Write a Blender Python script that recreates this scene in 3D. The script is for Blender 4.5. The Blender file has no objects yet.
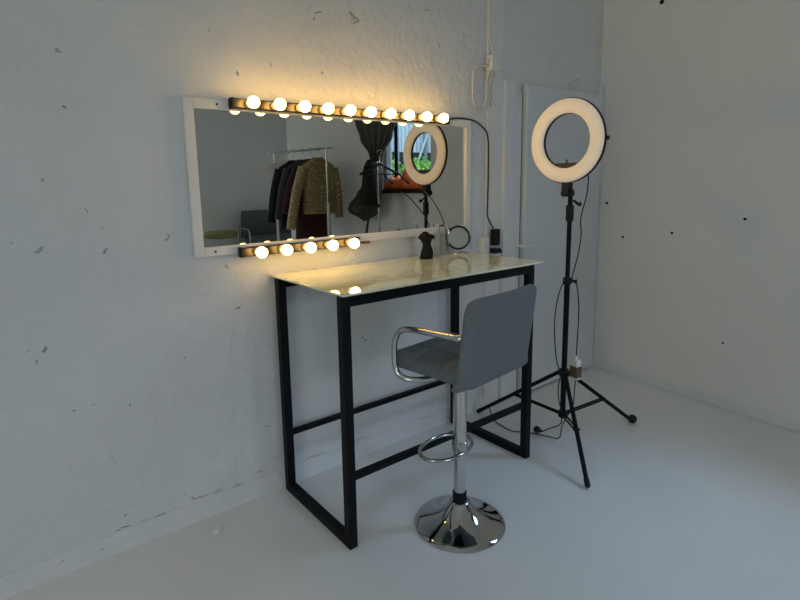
import bpy, math, random
from mathutils import Vector, Matrix
random.seed(7)
scene = bpy.context.scene
COL = scene.collection
PI = math.pi

# ------------------------------------------------------------------ materials
def new_mat(name):
    m = bpy.data.materials.new(name); m.use_nodes = True
    nt = m.node_tree
    b = next(n for n in nt.nodes if n.type == 'BSDF_PRINCIPLED')
    return m, nt, b

def bump(nt, b, scale, strength, dist=0.01, detail=4, prev=None, coord='Object', stretch=None):
    tc = nt.nodes.new('ShaderNodeTexCoord')
    n = nt.nodes.new('ShaderNodeTexNoise'); n.inputs['Scale'].default_value = scale; n.inputs['Detail'].default_value = detail
    src = tc.outputs[coord]
    if stretch:
        mp = nt.nodes.new('ShaderNodeMapping'); mp.inputs['Scale'].default_value = stretch
        nt.links.new(src, mp.inputs['Vector']); src = mp.outputs['Vector']
    nt.links.new(src, n.inputs['Vector'])
    bp = nt.nodes.new('ShaderNodeBump'); bp.inputs['Strength'].default_value = strength; bp.inputs['Distance'].default_value = dist
    nt.links.new(n.outputs['Fac'], bp.inputs['Height'])
    if prev: nt.links.new(prev.outputs['Normal'], bp.inputs['Normal'])
    nt.links.new(bp.outputs['Normal'], b.inputs['Normal'])
    return bp

def simple(name, col, rough=0.5, metal=0.0, bs=None, spec=None):
    m, nt, b = new_mat(name)
    b.inputs['Base Color'].default_value = (*col, 1); b.inputs['Roughness'].default_value = rough; b.inputs['Metallic'].default_value = metal
    if spec is not None: b.inputs['Specular IOR Level'].default_value = spec
    if bs: bump(nt, b, *bs)
    return m

def varied(name, c1, c2, scale, rough, bs=None, detail=3, lo=.35, hi=.65):
    m, nt, b = new_mat(name)
    tc = nt.nodes.new('ShaderNodeTexCoord'); n = nt.nodes.new('ShaderNodeTexNoise'); n.inputs['Scale'].default_value = scale; n.inputs['Detail'].default_value = detail
    nt.links.new(tc.outputs['Object'], n.inputs['Vector'])
    r = nt.nodes.new('ShaderNodeValToRGB'); r.color_ramp.elements[0].position = lo; r.color_ramp.elements[1].position = hi
    r.color_ramp.elements[0].color = (*c1, 1); r.color_ramp.elements[1].color = (*c2, 1)
    nt.links.new(n.outputs['Fac'], r.inputs['Fac']); nt.links.new(r.outputs['Color'], b.inputs['Base Color'])
    b.inputs['Roughness'].default_value = rough
    if bs: bump(nt, b, *bs)
    return m

def plaster(name, c1, c2, rough=.75, chips=True, coarse=.35):
    m, nt, b = new_mat(name)
    tc = nt.nodes.new('ShaderNodeTexCoord')
    n = nt.nodes.new('ShaderNodeTexNoise'); n.inputs['Scale'].default_value = 1.3; n.inputs['Detail'].default_value = 5
    nt.links.new(tc.outputs['Object'], n.inputs['Vector'])
    r = nt.nodes.new('ShaderNodeValToRGB'); r.color_ramp.elements[0].position = .35; r.color_ramp.elements[1].position = .7
    r.color_ramp.elements[0].color = (*c1, 1); r.color_ramp.elements[1].color = (*c2, 1)
    nt.links.new(n.outputs['Fac'], r.inputs['Fac'])
    out = r.outputs['Color']
    b.inputs['Roughness'].default_value = rough
    bp = bump(nt, b, 2.2, min(1, coarse), .07, 3)
    bp = bump(nt, b, 9, min(1, coarse * 1.6), .028, 5, bp)
    bp = bump(nt, b, 28, min(1, coarse * 1.2), .012, 3, bp)
    bp = bump(nt, b, 60, .12, .004, 3, bp)
    if chips:   # little raised crusts and chipped flecks of old paint
        v = nt.nodes.new('ShaderNodeTexNoise'); v.inputs['Scale'].default_value = 14; v.inputs['Detail'].default_value = 2; v.inputs['Distortion'].default_value = 1.2
        nt.links.new(tc.outputs['Object'], v.inputs['Vector'])
        rr = nt.nodes.new('ShaderNodeValToRGB'); rr.color_ramp.elements[0].position = .73; rr.color_ramp.elements[1].position = .80
        nt.links.new(v.outputs['Fac'], rr.inputs['Fac'])
        b2 = nt.nodes.new('ShaderNodeBump'); b2.inputs['Strength'].default_value = 1.0; b2.inputs['Distance'].default_value = .02
        nt.links.new(rr.outputs['Color'], b2.inputs['Height']); nt.links.new(bp.outputs['Normal'], b2.inputs['Normal'])
        nt.links.new(b2.outputs['Normal'], b.inputs['Normal'])
        f = nt.nodes.new('ShaderNodeTexNoise'); f.inputs['Scale'].default_value = 22; f.inputs['Detail'].default_value = 1
        nt.links.new(tc.outputs['Object'], f.inputs['Vector'])
        fr = nt.nodes.new('ShaderNodeValToRGB'); fr.color_ramp.elements[0].position = .875; fr.color_ramp.elements[1].position = .895
        nt.links.new(f.outputs['Fac'], fr.inputs['Fac'])
        mx = nt.nodes.new('ShaderNodeMixRGB'); mx.inputs['Color2'].default_value = (.40, .40, .39, 1)
        nt.links.new(fr.outputs['Color'], mx.inputs['Fac']); nt.links.new(out, mx.inputs['Color1']); out = mx.outputs['Color']
    nt.links.new(out, b.inputs['Base Color'])
    return m

def emit(name, col, strength):
    m, nt, b = new_mat(name)
    b.inputs['Base Color'].default_value = (*col, 1)
    b.inputs['Emission Color'].default_value = (*col, 1); b.inputs['Emission Strength'].default_value = strength
    return m

def glass(name, col=(1, 1, 1), rough=0.0, ior=1.45):
    m, nt, b = new_mat(name)
    b.inputs['Base Color'].default_value = (*col, 1); b.inputs['Transmission Weight'].default_value = 1; b.inputs['Roughness'].default_value = rough; b.inputs['IOR'].default_value = ior
    return m

def pane(name):     # thin flat window glass
    m, nt, b = new_mat(name)
    out = next(n for n in nt.nodes if n.type == 'OUTPUT_MATERIAL')
    t = nt.nodes.new('ShaderNodeBsdfTransparent'); g = nt.nodes.new('ShaderNodeBsdfGlossy'); g.inputs['Roughness'].default_value = 0
    mx = nt.nodes.new('ShaderNodeMixShader'); mx.inputs[0].default_value = .06
    nt.links.new(t.outputs[0], mx.inputs[1]); nt.links.new(g.outputs[0], mx.inputs[2]); nt.links.new(mx.outputs[0], out.inputs[0])
    return m

M = {}
M['wall'] = plaster('white_plaster', (.62, .64, .65), (.68, .695, .70))
M['wall_r'] = plaster('smooth_white_plaster', (.69, .70, .70), (.73, .735, .73), chips=False, coarse=.10)
M['plinth'] = plaster('painted_plinth', (.62, .66, .67), (.70, .73, .74), chips=False, coarse=.5)
M['floor'] = varied('painted_floor', (.70, .725, .735), (.77, .79, .795), .9, .40, (7, .08, .01))
M['ceiling'] = simple('ceiling_paint', (.8, .8, .78), .9)
M['white_wood'] = simple('white_painted_wood', (.72, .71, .69), .5, bs=(30, .06, .004))
M['door'] = simple('door_paint', (.62, .66, .68), .45, bs=(4, .05, .01))
M['trim'] = simple('casing_paint', (.66, .69, .71), .5)
M['mirror'] = simple('mirror_silver', (.67, .665, .60), 0.0, 1.0)
M['chrome'] = simple('chrome', (.46, .47, .48), .06, 1.0)
M['bar_dark'] = simple('dark_steel', (.05, .045, .04), .3, 1.0)
M['bar_chrome'] = simple('polished_steel', (.50, .47, .44), .16, 1.0)
M['dull_chrome'] = simple('brushed_chrome', (.56, .57, .57), .2, 1.0)
M['black_metal'] = simple('black_powder_coat', (.004, .005, .007), .5, spec=.15)
M['black_plastic'] = simple('black_plastic', (.006, .006, .007), .5, spec=.3)
M['black_gloss'] = simple('black_gloss', (.008, .008, .009), .22)
M['socket'] = simple('cream_socket', (.80, .66, .42), .4)
M['bulb'] = emit('lit_bulb', (1, .585, .15), 23)
M['bulb_low'] = emit('lit_bulb_softer', (1, .60, .18), 15)
M['fabric'] = varied('grey_weave', (.125, .145, .160), (.155, .175, .19), 120, .85, (350, .25, .002))
M['seam'] = simple('seam_thread', (.10, .11, .12), .9)
M['white_plastic'] = simple('white_plastic', (.72, .70, .66), .45)
M['grey_cable'] = simple('painted_cable', (.62, .62, .60), .55)
M['diffuser'] = emit('ring_diffuser', (.93, .84, .73), 0)     # faint emission added to brighten the ring's face
for _n in M['diffuser'].node_tree.nodes:
    if _n.type == 'BSDF_PRINCIPLED': _n.inputs['Emission Color'].default_value = (1, .70, .46, 1); _n.inputs['Emission Strength'].default_value = .15; _n.inputs['Roughness'].default_value = .5
M['brown'] = simple('brown_plastic', (.16, .075, .04), .45)
M['dark_brown'] = simple('dark_brown_plastic', (.014, .009, .008), .5)
M['crack'] = simple('dirty_crack', (.16, .16, .155), .9)
M['label'] = simple('brown_label', (.11, .075, .045), .6)
M['copper'] = simple('reddish_wood', (.10, .035, .025), .4)
M['glass'] = glass('clear_glass', (.95, .97, .96))
M['frosted'] = glass('clouded_plastic', (.85, .87, .85), .35)
M['pane'] = pane('window_glass')
M['candle'] = simple('black_wax', (.006, .006, .007), .55, spec=.2)
M['black_cloth'] = simple('black_cloth', (.008, .008, .009), .9, bs=(60, .3, .004))
M['maroon'] = simple('maroon_cloth', (.035, .008, .012), .85, bs=(60, .3, .004))
M['greylining'] = simple('grey_lining', (.028, .028, .030), .8)
M['curtain'] = simple('dark_grey_curtain', (.085, .09, .085), .85, bs=(90, .2, .003))
M['net'] = simple('grey_net', (.12, .13, .125), .85, bs=(90, .2, .003))
M['orange'] = simple('coral_cloth', (1.0, .20, .07), .7, bs=(25, .2, .01))
M['sofa'] = simple('sofa_cloth', (.10, .115, .125), .85, bs=(150, .2, .003))
M['olive'] = simple('olive_seat', (.20, .19, .07), .7)
M['wframe'] = simple('window_frame_paint', (.35, .38, .40), .5)

# sequinned cloth: olive gold with bright specks
def sequins():
    m, nt, b = new_mat('gold_sequins')
    tc = nt.nodes.new('ShaderNodeTexCoord')
    v = nt.nodes.new('ShaderNodeTexVoronoi'); v.inputs['Scale'].default_value = 120
    nt.links.new(tc.outputs['Object'], v.inputs['Vector'])
    r = nt.nodes.new('ShaderNodeValToRGB')
    r.color_ramp.elements[0].position = .0; r.color_ramp.elements[0].color = (.21, .16, .07, 1)
    r.color_ramp.elements[1].position = .94; r.color_ramp.elements[1].color = (.34, .26, .125, 1)
    e = r.color_ramp.elements.new(.965); e.color = (.95, .86, .62, 1)
    sx = nt.nodes.new('ShaderNodeSeparateColor'); nt.links.new(v.outputs['Color'], sx.inputs[0])
    nt.links.new(sx.outputs[0], r.inputs['Fac']); nt.links.new(r.outputs['Color'], b.inputs['Base Color'])
    b.inputs['Metallic'].default_value = .35; b.inputs['Roughness'].default_value = .45
    bp = nt.nodes.new('ShaderNodeBump'); bp.inputs['Strength'].default_value = .5; bp.inputs['Distance'].default_value = .004
    nt.links.new(v.outputs['Distance'], bp.inputs['Height']); nt.links.new(bp.outputs['Normal'], b.inputs['Normal'])
    return m
M['sequin'] = sequins()

def marble_glass():
    m, nt, b = new_mat('marbled_glass_top')
    tc = nt.nodes.new('ShaderNodeTexCoord')
    mp = nt.nodes.new('ShaderNodeMapping'); mp.inputs['Rotation'].default_value = (0, 0, .5); mp.inputs['Scale'].default_value = (1.2, 2.6, 1)
    nt.links.new(tc.outputs['Object'], mp.inputs['Vector'])
    n = nt.nodes.new('ShaderNodeTexNoise'); n.inputs['Scale'].default_value = 1.7; n.inputs['Detail'].default_value = 7; n.inputs['Distortion'].default_value = .8
    nt.links.new(mp.outputs['Vector'], n.inputs['Vector'])
    r = nt.nodes.new('ShaderNodeValToRGB'); cr = r.color_ramp
    cr.elements[0].position = 0; cr.elements[0].color = (.74, .79, .56, 1)
    cr.elements[1].position = 1; cr.elements[1].color = (.68, .73, .52, 1)
    for p, c in ((.40, (.78, .82, .60)), (.490, (.75, .79, .57)), (.499, (.55, .55, .38)), (.504, (.67, .69, .48)), (.515, (.76, .80, .58)), (.60, (.79, .83, .61))):
        e = cr.elements.new(p); e.color = (*c, 1)
    nt.links.new(n.outputs['Fac'], r.inputs['Fac']); nt.links.new(r.outputs['Color'], b.inputs['Base Color'])
    b.inputs['Roughness'].default_value = .03; b.inputs['IOR'].default_value = 1.5
    b.inputs['Coat Weight'].default_value = .6; b.inputs['Coat Roughness'].default_value = .01
    return m
M['top'] = marble_glass()

# ------------------------------------------------------------------ mesh builder
def catmull(pts, n=8):
    P = [Vector(p) for p in pts]
    if len(P) < 3: return P
    out = []
    for i in range(len(P) - 1):
        p0 = P[i - 1] if i else P[0] * 2 - P[1]
        p1, p2 = P[i], P[i + 1]
        p3 = P[i + 2] if i + 2 < len(P) else P[-1] * 2 - P[-2]
        for k in range(n):
            t = k / n
            out.append(.5 * ((2 * p1) + (p2 - p0) * t + (2 * p0 - 5 * p1 + 4 * p2 - p3) * t * t + (3 * p1 - p0 - 3 * p2 + p3) * t ** 3))
    out.append(P[-1]); return out

class MB:
    def __init__(s): s.v = []; s.f = []
    def add(s, vs, fs, mtx=None):
        o = len(s.v)
        for p in vs:
            p = Vector(p); s.v.append(tuple(mtx @ p if mtx else p))
        s.f += [tuple(i + o for i in f) for f in fs]; return s
    def box(s, c, d, mtx=None):
        x, y, z = d[0] / 2, d[1] / 2, d[2] / 2
        vs = [(c[0] + a * x, c[1] + b * y, c[2] + e * z) for a in (-1, 1) for b in (-1, 1) for e in (-1, 1)]
        return s.add(vs, [(0, 1, 3, 2), (4, 6, 7, 5), (0, 4, 5, 1), (2, 3, 7, 6), (0, 2, 6, 4), (1, 5, 7, 3)], mtx)
    def b2(s, lo, hi, mtx=None):
        return s.box([(a + b) / 2 for a, b in zip(lo, hi)], [abs(b - a) for a, b in zip(lo, hi)], mtx)
    def tube(s, pts, r, seg=12, closed=False, caps=True, flat=1.0):
        P = [Vector(p) for p in pts]; n = len(P)
        R = r if isinstance(r, (list, tuple)) else [r] * n
        def tang(i):
            a = P[(i - 1) % n] if (i > 0 or closed) else P[0]; b = P[(i + 1) % n] if (i < n - 1 or closed) else P[-1]
            return (b - a).normalized()
        t = tang(0); up = Vector((0, 0, 1)) if abs(t.z) < .9 else Vector((1, 0, 0))
        nrm = (up - t * up.dot(t)).normalized(); vs = []
        for i in range(n):
            t = tang(i); nrm = (nrm - t * nrm.dot(t)).normalized(); bn = t.cross(nrm)
            for k in range(seg):
                a = 2 * PI * k / seg
                vs.append(P[i] + (nrm * math.cos(a) * flat + bn * math.sin(a)) * R[i])
        fs = []
        for i in range(n if closed else n - 1):
            j = (i + 1) % n
            for k in range(seg):
                k2 = (k + 1) % seg
                fs.append((i * seg + k, j * seg + k, j * seg + k2, i * seg + k2)[::-1])
        if caps and not closed:
            fs.append(tuple(range(seg))); fs.append(tuple(range((n - 1) * seg, n * seg))[::-1])
        return s.add(vs, fs)
    def cyl(s, a, b, r, r2=None, seg=20): return s.tube([a, b], [r, r if r2 is None else r2], seg)
    def lathe(s, prof, seg=40, mtx=None):
        vs = []; fs = []; n = len(prof)
        for r, z in prof:
            for k in range(seg):
                a = 2 * PI * k / seg; vs.append((r * math.cos(a), r * math.sin(a), z))
        for i in range(n - 1):
            for k in range(seg):
                k2 = (k + 1) % seg; fs.append((i * seg + k, i * seg + k2, (i + 1) * seg + k2, (i + 1) * seg + k))
        if prof[0][0] > 1e-5: fs.append(tuple(range(seg))[::-1])
        if prof[-1][0] > 1e-5: fs.append(tuple(range((n - 1) * seg, n * seg)))
        return s.add(vs, fs, mtx)
    def ball(s, c, r, seg=20, sc=(1, 1, 1)):
        n = seg // 2
        prof = [(max(1e-6, r * math.sin(PI * i / n)), -r * math.cos(PI * i / n)) for i in range(n + 1)]
        return s.lathe(prof, seg, Matrix.Translation(c) @ Matrix.Diagonal((*sc, 1)))
    def slab(s, a, b, r, t, mtx, n=36, p=5, quilt=None, warp=None):
        def col(k):
            x = -1 + 2 * k / n
            return math.copysign(1 - (1 - abs(x)) ** 1.6, x)
        def pos(u, v):
            x, y = u * a, v * b; cx, cy = a - r, b - r
            dx, dy = max(0, abs(x) - cx) / r, max(0, abs(y) - cy) / r
            if dx > 0 and dy > 0:
                ex, ey = dx * math.sqrt(1 - dy * dy / 2), dy * math.sqrt(1 - dx * dx / 2)
                x = math.copysign(cx + ex * r, x); y = math.copysign(cy + ey * r, y)
            return x, y
        vs = []
        for sd in (1, -1):
            for i in range(n + 1):
                for j in range(n + 1):
                    u, v = col(i), col(j); x, y = pos(u, v)
                    q = max(abs(u), abs(v)); z = t / 2 * max(0, 1 - q ** p) ** (1 / 2.2)
                    if quilt and sd > 0: z -= quilt(x, y)
                    P = Vector((x, y, sd * z))
                    if warp: P = warp(P)
                    vs.append(P)
        fs = []; N = n + 1; o = N * N
        for i in range(n):
            for j in range(n):
                q = (i * N + j, (i + 1) * N + j, (i + 1) * N + j + 1, i * N + j + 1)
                fs.append(q); fs.append(tuple(o + k for k in q[::-1]))
        return s.add(vs, fs, mtx)
    def build(s, name, mat, parent=None, smooth=True, bevel=0, weld=False):
        me = bpy.data.meshes.new(name); me.from_pydata([tuple(v) for v in s.v], [], s.f)
        import bmesh
        bm = bmesh.new(); bm.from_mesh(me)
        if weld: bmesh.ops.remove_doubles(bm, verts=bm.verts, dist=1e-5)
        bmesh.ops.recalc_face_normals(bm, faces=bm.faces)
        bm.to_mesh(me); bm.free()
        o = bpy.data.objects.new(name, me); COL.objects.link(o); me.materials.append(mat)
        if bevel:
            md = o.modifiers.new('bevel', 'BEVEL'); md.width = bevel; md.segments = 2; md.limit_method = 'ANGLE'; md.angle_limit = .7
        if smooth:
            for p in me.polygons: p.use_smooth = True
            me.set_sharp_from_angle(angle=math.radians(38))
        if parent: o.parent = parent
        return o

def tag(o, label, cat, group=None, kind=None):
    if label: o['label'] = label
    if cat: o['category'] = cat
    if group: o['group'] = group
    if kind: o['kind'] = kind
    return o
def thing(name, label, cat, loc=(0, 0, 0), rz=0, group=None):
    o = bpy.data.objects.new(name, None); COL.objects.link(o); o.location = loc; o.rotation_euler = (0, 0, rz); o.empty_display_size = .1
    return tag(o, label, cat, group)
def struct(o): o['kind'] = 'structure'; return o
def copy_tree(o, parent=None):
    c = o.copy(); COL.objects.link(c)
    if parent: c.parent = parent
    for ch in list(o.children): copy_tree(ch, c)
    return c

# ------------------------------------------------------------------ room shell
RH = 3.35; XL = -4.0; XE = 6.6; YB = -9.1
struct(MB().b2((XL - .2, YB - .2, -.12), (XE + .2, .2, 0)).build('floor', M['floor'], smooth=False))
b = MB(); b.b2((XL - .2, -4.22, RH), (4.08, .2, RH + .12)); b.b2((XL - .2, YB - .2, RH), (XE + .2, -4.22, RH + .12)); struct(b.build('ceiling', M['ceiling'], smooth=False))
struct(MB().b2((XL - .2, 0, 0), (4.2, .2, RH)).build('wall_left', M['wall'], smooth=False))
b = MB(); b.b2((XL, YB - .2, 0), (.4, YB, RH)); b.b2((3.3, YB - .2, 0), (XE, YB, RH)); b.b2((.4, YB - .2, 0), (3.3, YB, .9)); b.b2((.4, YB - .2, 2.75), (3.3, YB, RH))
struct(b.build('wall_rear', M['wall_r'], smooth=False))
RA = math.atan(-.09)
def wall_with_hole(y0, y1, hy0, hy1, hz0, hz1, th=.25):
    b = MB()
    b.b2((0, y0, 0), (th, y1, hz0)); b.b2((0, y0, hz1), (th, y1, RH)); b.b2((0, y0, hz0), (th, hy0, hz1)); b.b2((0, hy1, hz0), (th, y1, hz1))
    return b
def window_parts(par, hy0, hy1, hz0, hz1, x, fw=.05):
    b = MB()
    b.b2((x, hy0, hz0), (x + .06, hy0 + fw, hz1)); b.b2((x, hy1 - fw, hz0), (x + .06, hy1, hz1))
    b.b2((x, hy0 + fw, hz0), (x + .06, hy1 - fw, hz0 + fw)); b.b2((x, hy0 + fw, hz1 - fw), (x + .06, hy1 - fw, hz1))
    b.build('window_frame', M['wframe'], par, smooth=False)
    MB().b2((x + .028, hy0 + fw, hz0 + fw), (x + .032, hy1 - fw, hz1 - fw)).build('window_pane', M['pane'], par, smooth=False)
WY0, WY1, WZ0, WZ1 = -2.60, -1.765, 1.44, 3.1
wr = struct(wall_with_hole(-4.42, .25, WY0, WY1, WZ0, WZ1).build('wall_right', M['wall_r'], smooth=False))
wr.location = (3.83, 0, 0); wr.rotation_euler = (0, 0, RA)
w1 = bpy.data.objects.new('window_1', None); COL.objects.link(w1); struct(w1); w1.location = (3.83, 0, 0); w1.rotation_euler = (0, 0, RA)
window_parts(w1, WY0, WY1, WZ0, WZ1, .12)
MB().b2((-.09, -2.59, 1.405), (.12, -1.78, 1.44)).build('window_sill', M['black_gloss'], w1, smooth=False, bevel=.003)
MB().b2((.10, -2.40, WZ0 + .01), (.115, -2.36, WZ1 - .05)).build('window_mullion', M['black_metal'], w1, smooth=False)
# return wall behind the window wall, closing the deeper part of the room
struct(MB().b2((3.46, -4.43, 0), (XE + .2, -4.22, RH)).build('wall_return', M['wall_r'], smooth=False))
def side_wall(name, x, sgn, hy0, hy1, hz0, hz1, ylo, yhi, win):
    o = struct(wall_with_hole(ylo, yhi, hy0, hy1, hz0, hz1, .2).build(name, M['wall_r'], smooth=False)); o.location = (x, 0, 0)
    w = bpy.data.objects.new(win, None); COL.objects.link(w); struct(w); w.location = (x, 0, 0)
    window_parts(w, hy0, hy1, hz0, hz1, .07)
side_wall('wall_end', XL - .2, 1, -5.4, -3.0, 1.1, 2.9, YB, 0, 'added_window_2')  # window here is added to carry the end fill lamp
side_wall('wall_side', XE, -1, -7.6, -5.2, 1.1, 2.9, YB, -4.43, 'added_window_3')  # window here is added for the warm side fill lamp
w4 = bpy.data.objects.new('added_window_4', None); COL.objects.link(w4); struct(w4); w4.location = (0, YB - .2, 0); w4.rotation_euler = (0, 0, -PI / 2)  # unseen rear window, added to let the rear fill in
window_parts(w4, .4, 3.3, .9, 2.75, -.13)
w4.rotation_euler = (0, 0, 0)
for ch in w4.children: ch.rotation_euler = (0, 0, PI / 2); ch.location = (3.7, 0, 0); ch.scale = (-1, 1, 1)
# irregular painted plinth along the mirror wall
def plinth(x0, x1, h, d, n, jit):
    b = MB(); vs = []; fs = []
    for i in range(n + 1):
        x = x0 + (x1 - x0) * i / n
        j = random.uniform(-jit, jit); k = random.uniform(-jit, jit) * .25
        vs += [(x, .02, 0), (x, -d - .012, 0), (x, -d - .004, .016), (x, -d + k, h * .82 + j), (x, -d * .4 + k, h + j), (x, .02, h + .012 + j)]
    for i in range(n):
        for k in range(5): fs.append((i * 6 + k, (i + 1) * 6 + k, (i + 1) * 6 + k + 1, i * 6 + k + 1))
    return b.add(vs, fs)
struct(plinth(XL, 2.62, .080, .009, 200, .006).build('baseboard_left', M['wall']))
for (x0, x1, z) in ((.30, .36, .092), (.40, .43, .088), (.455, .50, .086), (.62, .70, .100), (.715, .76, .098), (.80, .86, .092), (.93, .955, .12), (1.2, 1.32, .094), (1.5, 1.58, .096)):
    b = MB(); n = 8; ps = [(x0 + (x1 - x0) * k / n, -.0008, z + random.uniform(-.003, .003)) for k in range(n + 1)]
    b.tube(ps, [.0006] + [random.uniform(.0008, .0020) for _ in range(n - 1)] + [.0006], 6); struct(b.build('trim_crack', M['crack']))
br = struct(MB().b2((-.014, -4.40, 0), (.01, .1, .062)).build('baseboard_right', M['plinth'], smooth=False, bevel=.006)); br.location = (3.83, 0, 0); br.rotation_euler = (0, 0, RA)

# door and its stepped casing
d1 = bpy.data.objects.new('door_1', None); COL.objects.link(d1); struct(d1); d1.location = (2.888, 0, 0)
MB().b2((.005, -.055, .012), (.85, -.012, 2.125)).build('door_leaf', M['door'], d1, smooth=False, bevel=.004)
MB().b2((-.004, -.012, 0), (.83, -.002, 2.05)).build('door_stop', M['brown'], d1, smooth=False)
h = MB(); h.cyl((-.045, -.022, 1.073), (-.045, -.085, 1.073), .011, seg=12); h.tube(catmull([(-.045, -.085, 1.073), (-.03, -.092, 1.073), (.0, -.092, 1.072), (.05, -.090, 1.070)]), .008, 10)
h.build('door_handle', M['white_plastic'], d1)
t = MB(); t.b2((2.695, -.038, 0), (2.80, 0, 2.135)); struct(t.build('trim_1', M['trim'], smooth=False, bevel=.004))
t = MB(); t.b2((2.80, -.022, 0), (2.880, 0, 2.065)); t.b2((2.802, -.03, 0), (2.822, -.02, 2.065)); struct(t.build('trim_2', M['trim'], smooth=False, bevel=.003))
struct(MB().b2((3.765, -.04, 0), (3.822, 0, 2.2)).build('trim_3', M['trim'], smooth=False, bevel=.004))
# broad shallow chase beside the mirror that carries the wiring down the wall
struct(MB().b2((2.555, -.014, 0), (2.695, 0, RH)).build('trim_4', M['wall_r'], smooth=False, bevel=.003))

# ------------------------------------------------------------------ wall mirror
mr = thing('wall_mirror', 'long rectangular wall mirror in a white wooden frame between the two bulb strips', 'mirror', (1.54, 0, 1.215))
X0, X1, Z0, Z1 = .7066 - 1.54, 2.398 - 1.54, 1.2046 - 1.215, 1.8705 - 1.215
f = MB(); fw = .042
f.b2((X0, -.026, Z0), (X0 + fw, -.001, Z1)); f.b2((X1 - fw, -.026, Z0), (X1, -.001, Z1))
f.b2((X0 + fw, -.026, Z1 - fw), (X1 - fw, -.001, Z1)); f.b2((X0 + fw, -.026, Z0), (X1 - fw, -.001, Z0 + .040))
f.build('mirror_frame', M['white_wood'], mr, smooth=False, bevel=.003)
MB().b2((X0 + fw - .004, -.012, Z0 + .036), (X1 - fw + .004, -.004, Z1 - fw + .004)).build('mirror_glass', M['mirror'], mr, smooth=False)
for (x, z) in ((X0 + .14, Z1 - .021), (X0 + .09, Z0 + .02)): MB().cyl((x, -.0285, z), (x, -.0255, z), .005, seg=10).build('screw_head', M['bar_dark'], mr)

# ------------------------------------------------------------------ bulb strips
def bulb_strip(label, x0, x1, xs, zc, plug):
    t = thing('vanity_light_bar', label, 'light', (x0, -.027, zc))
    L = x1 - x0
    MB().b2((.012, -.036, -.021), (L - .012, -.0005, .021)).build('bar_housing', M['bar_dark'], t, smooth=False, bevel=.004)
    for x in (0, L - .014): MB().b2((x, -.039, -.023), (x + .014, 0, .023)).build('end_cap', M['black_plastic'], t, smooth=False, bevel=.004)
    sb = bb = None
    for i, x in enumerate(xs):
        lx = x - x0
        if sb is None:
            rot = Matrix.Rotation(PI / 2, 4, 'X')
            sm = MB(); sm.lathe([(.0185, .034), (.0185, .05), (.0165, .058), (.013, .06), (.013, .054)], 24, rot); sb = sm.build('socket', M['socket'], t)
            bm_ = MB(); bm_.lathe([(.0125, .052), (.014, .060), (.020, .068), (.0242, .079), (.0255, .088), (.0242, .0975), (.0195, .107), (.011, .1125), (1e-6, .114)], 28, rot)
            bb = bm_.build('bulb', M['bulb_low'] if plug else M['bulb'], sb); s0 = sb; s0.location = (lx, 0, 0)
        else:
            c = copy_tree(s0, t); c.location = (lx, 0, 0)
    if plug:
        MB().tube([(L, -.02, -.006), (L + .015, -.02, -.008), (L + .03, -.02, -.009)], .003, 8).build('lead', M['black_plastic'], t)
        p = MB(); p.tube([(L + .028, -.02, -.009), (L + .036, -.02, -.0095), (L + .07, -.02, -.011), (L + .074, -.02, -.011)], [.006, .0085, .0085, .006], 12)
        p.build('plug', M['brown'], t)['label'] = 'brown plug on the right end'
    return t
bulb_strip('chrome strip of ten lit round bulbs along the top of the wall mirror', .896, 2.181, [.9737 + .1235 * i for i in range(10)], 1.8554, False)
bulb_strip('chrome strip of five lit round bulbs along the bottom of the wall mirror', .896, 1.536, [.9723 + .1235 * i for i in range(5)], 1.2125, True)
pc = MB(); pc.tube(catmull([(2.182, -.045, 1.858), (2.235, -.035, 1.870), (2.325, -.03, 1.877), (2.437, -.018, 1.869), (2.505, -.018, 1.838), (2.548, -.025, 1.779), (2.556, -.025, 1.577), (2.553, -.025, 1.391), (2.55, -.025, 1.303), (2.57, -.03, 1.25), (2.593, -.04, 1.208)]), .0045, 8)
tag(pc.build('power_cord', M['black_plastic']), 'thin black cord running from the top bulb strip down the wall to the black plug', 'cord')

# socket, plug adapter behind the table
so = thing('wall_socket', 'pale boxy wall socket just left of the black plug above the table back edge', 'socket', (2.525, 0, 1.05))
MB().b2((-.035, -.045, 0), (.03, -.0005, .105)).build('socket_box', M['white_plastic'], so, smooth=False, bevel=.006)
MB().cyl((-.003, -.046, .052), (-.003, -.0445, .052), .022, seg=24).build('socket_face', M['grey_cable'], so)
ad = thing('plug_adapter', 'black plug adapter on the wall where the bulb cord ends', 'plug', (2.600, -.0145, 1.05))
MB().b2((-.026, -.055, .05), (.028, -.015, .155)).build('adapter_body', M['black_plastic'], ad, smooth=False, bevel=.006)
MB().add([(-.028, -.06, 0), (.05, -.06, 0), (.03, -.06, .03), (-.028, -.06, .035), (-.028, -.015, 0), (.05, -.015, 0), (.03, -.015, .03), (-.028, -.015, .035)],
         [(0, 1, 2, 3), (7, 6, 5, 4), (0, 4, 5, 1), (1, 5, 6, 2), (2, 6, 7, 3), (3, 7, 4, 0)]).build('adapter_foot', M['black_plastic'], ad, smooth=False, bevel=.004)
MB().b2((-.024, -.05, .03), (.024, -.018, .055)).build('adapter_neck', M['frosted'], ad, smooth=False)

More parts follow.
